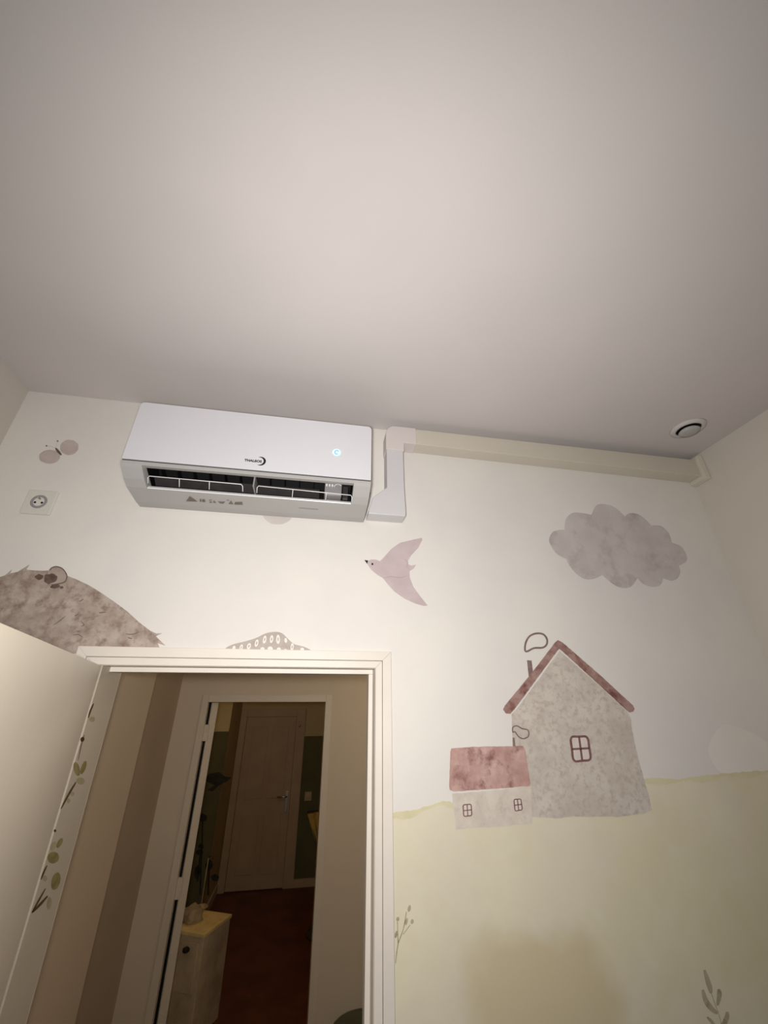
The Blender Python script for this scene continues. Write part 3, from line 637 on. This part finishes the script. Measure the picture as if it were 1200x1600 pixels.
# changing cabinet just inside the second doorway
zc = -1.2
A, B, Cc = onZ(363, 1428, zc), onZ(320, 1460, zc), onZ(282, 1458, zc)
e1 = (A-B).normalized(); e2 = Vector((-e1.y, e1.x, 0)); L1_ = (A-B).length; L2_ = .46
cb = thing('cabinet', B + (e1*L1_+e2*L2_)/2 + Vector((0, 0, FL-zc)), 'low pale cabinet with cream top inside the second doorway', 'cabinet')
def rect(a0, a1, b0, b1, z): return [B+e1*a+e2*b+Vector((0, 0, z-zc)) for a, b in ((a0, b0), (a1, b0), (a1, b1), (a0, b1))]
obj('body', prism(bmesh.new(), rect(.006, L1_-.006, .006, L2_-.006, -1.66), rect(.006, L1_-.006, .006, L2_-.006, zc-.018)), 'cab', cb, .003)
obj('top', prism(bmesh.new(), rect(0, L1_, 0, L2_, zc-.018), rect(0, L1_, 0, L2_, zc)), 'cream', cb, .003)
for a, b in ((.02, .02), (L1_-.05, .02), (.02, L2_-.05), (L1_-.05, L2_-.05)): obj('leg', prism(bmesh.new(), rect(a, a+.03, b, b+.03, FL), rect(a, a+.03, b, b+.03, -1.66)), 'dark', cb)
obj('drawer', prism(bmesh.new(), rect(-.008, .006, .03, L2_-.03, -1.45), rect(-.008, .006, .03, L2_-.03, zc-.04)), 'cab', cb, .002)
kp = B + e2*.10 - e1*.016 + Vector((0, 0, -.07)); obj('knob', lathe([(.012, -.012), (.02, -.006), (.02, .006), (.008, .012)], tuple(kp), 'z', 16), 'ink', cb)
# things on the cabinet: bundled cloth and a thin pole stand, a leaning board
ca = onZ(300, 1428, zc+.03)
bm = bmesh.new(); bmesh.ops.create_icosphere(bm, subdivisions=3, radius=1)
rnd = random.Random(3)
for v in bm.verts:
    k = 1+.22*math.sin(v.co.x*5+1)*math.sin(v.co.y*6)+.12*math.sin(v.co.z*9+v.co.x*4)
    v.co = Vector((v.co.x*.065*k, v.co.y*.055*k, max(-.02, v.co.z*.05*k))) + Vector((ca.x, ca.y, zc+.02))
tag(obj('folded_cloth', bm, 'cloth', smooth=True), 'crumpled pale cloth lying on the cabinet top', 'cloth')
pl = onZ(314, 1418, zc)
po = thing('stand', (pl.x, pl.y, zc), 'thin pale pole stand on a small foot on the cabinet', 'stand')
pt = pl + Vector((0, 0, .26)); obj('pole', tube([pl, pt], .0035, 8), 'cloth', po, smooth=True)
obj('foot', lathe([(.045, 0), (.045, .006), (.012, .012), (.006, .02)], (pl.x, pl.y, zc)), 'cloth', po, smooth=True)
obj('hook', tube([pt, pt+Vector((.01, -.01, .012)), pt+Vector((.03, -.015, .010)), pt+Vector((.035, -.015, -.01))], .003, 8), 'dark', po, smooth=True)
# green bin in the hall
bx, by = .385, YH-.19
bn = thing('waste_bin', (bx, by, FL), 'dark green round waste bin at the bottom behind the door frame', 'bin')
zb = -1.365
obj('tub', lathe([(.12, FL), (.125, FL+.01), (.155, zb-.02), (.15, zb-.02), (.118, FL+.015)], (bx, by, 0)), 'green', bn, smooth=True)
obj('lid', lathe([(.158, zb-.025), (.160, zb-.012), (.140, zb-.002), (.06, zb+.006), (.001, zb+.008)], (bx, by, 0)), 'green', bn, smooth=True)
# yellow cloth hanging from a hook at the right of the far doorway
a_, b_, c_, d_ = (onY(x, y, 5.2) for x, y in ((481, 1272), (504, 1268), (506, 1318), (494, 1320)))
bm = bmesh.new(); n = 8
ra = [bm.verts.new(a_.lerp(b_, k/n)+Vector((0, .02*math.sin(k*1.9), 0))) for k in range(n+1)]
rb = [bm.verts.new(d_.lerp(c_, k/n)+Vector((0, .02*math.sin(k*1.9+.6), 0))) for k in range(n+1)]
for k in range(n): bm.faces.new((ra[k], rb[k], rb[k+1], ra[k+1]))
yc = obj('hanging_cloth', bm, 'ycloth', smooth=True); sd = yc.modifiers.new('thick', 'SOLIDIFY'); sd.thickness = .008
tag(yc, 'yellowish cloth hanging at the right edge of the second doorway', 'cloth')
p0 = (a_+b_)/2
rk = thing('coat_rack', (p0.x+.12, 5.22, FL), 'dark slim coat rack holding the yellowish cloth', 'rack')
obj('post', tube([(p0.x+.14, 5.22, FL), (p0.x+.14, 5.22, p0.z+.1)], .016, 10), 'dark', rk, smooth=True)
obj('arm', tube([(p0.x+.14, 5.22, p0.z+.05), (p0.x+.05, 5.21, p0.z+.03), (a_.x-.01, 5.205, p0.z+.012)], .008, 8), 'dark', rk, smooth=True)
obj('base', lathe([(.16, FL), (.16, FL+.015), (.03, FL+.03)], (p0.x+.14, 5.22, 0)), 'dark', rk, smooth=True)
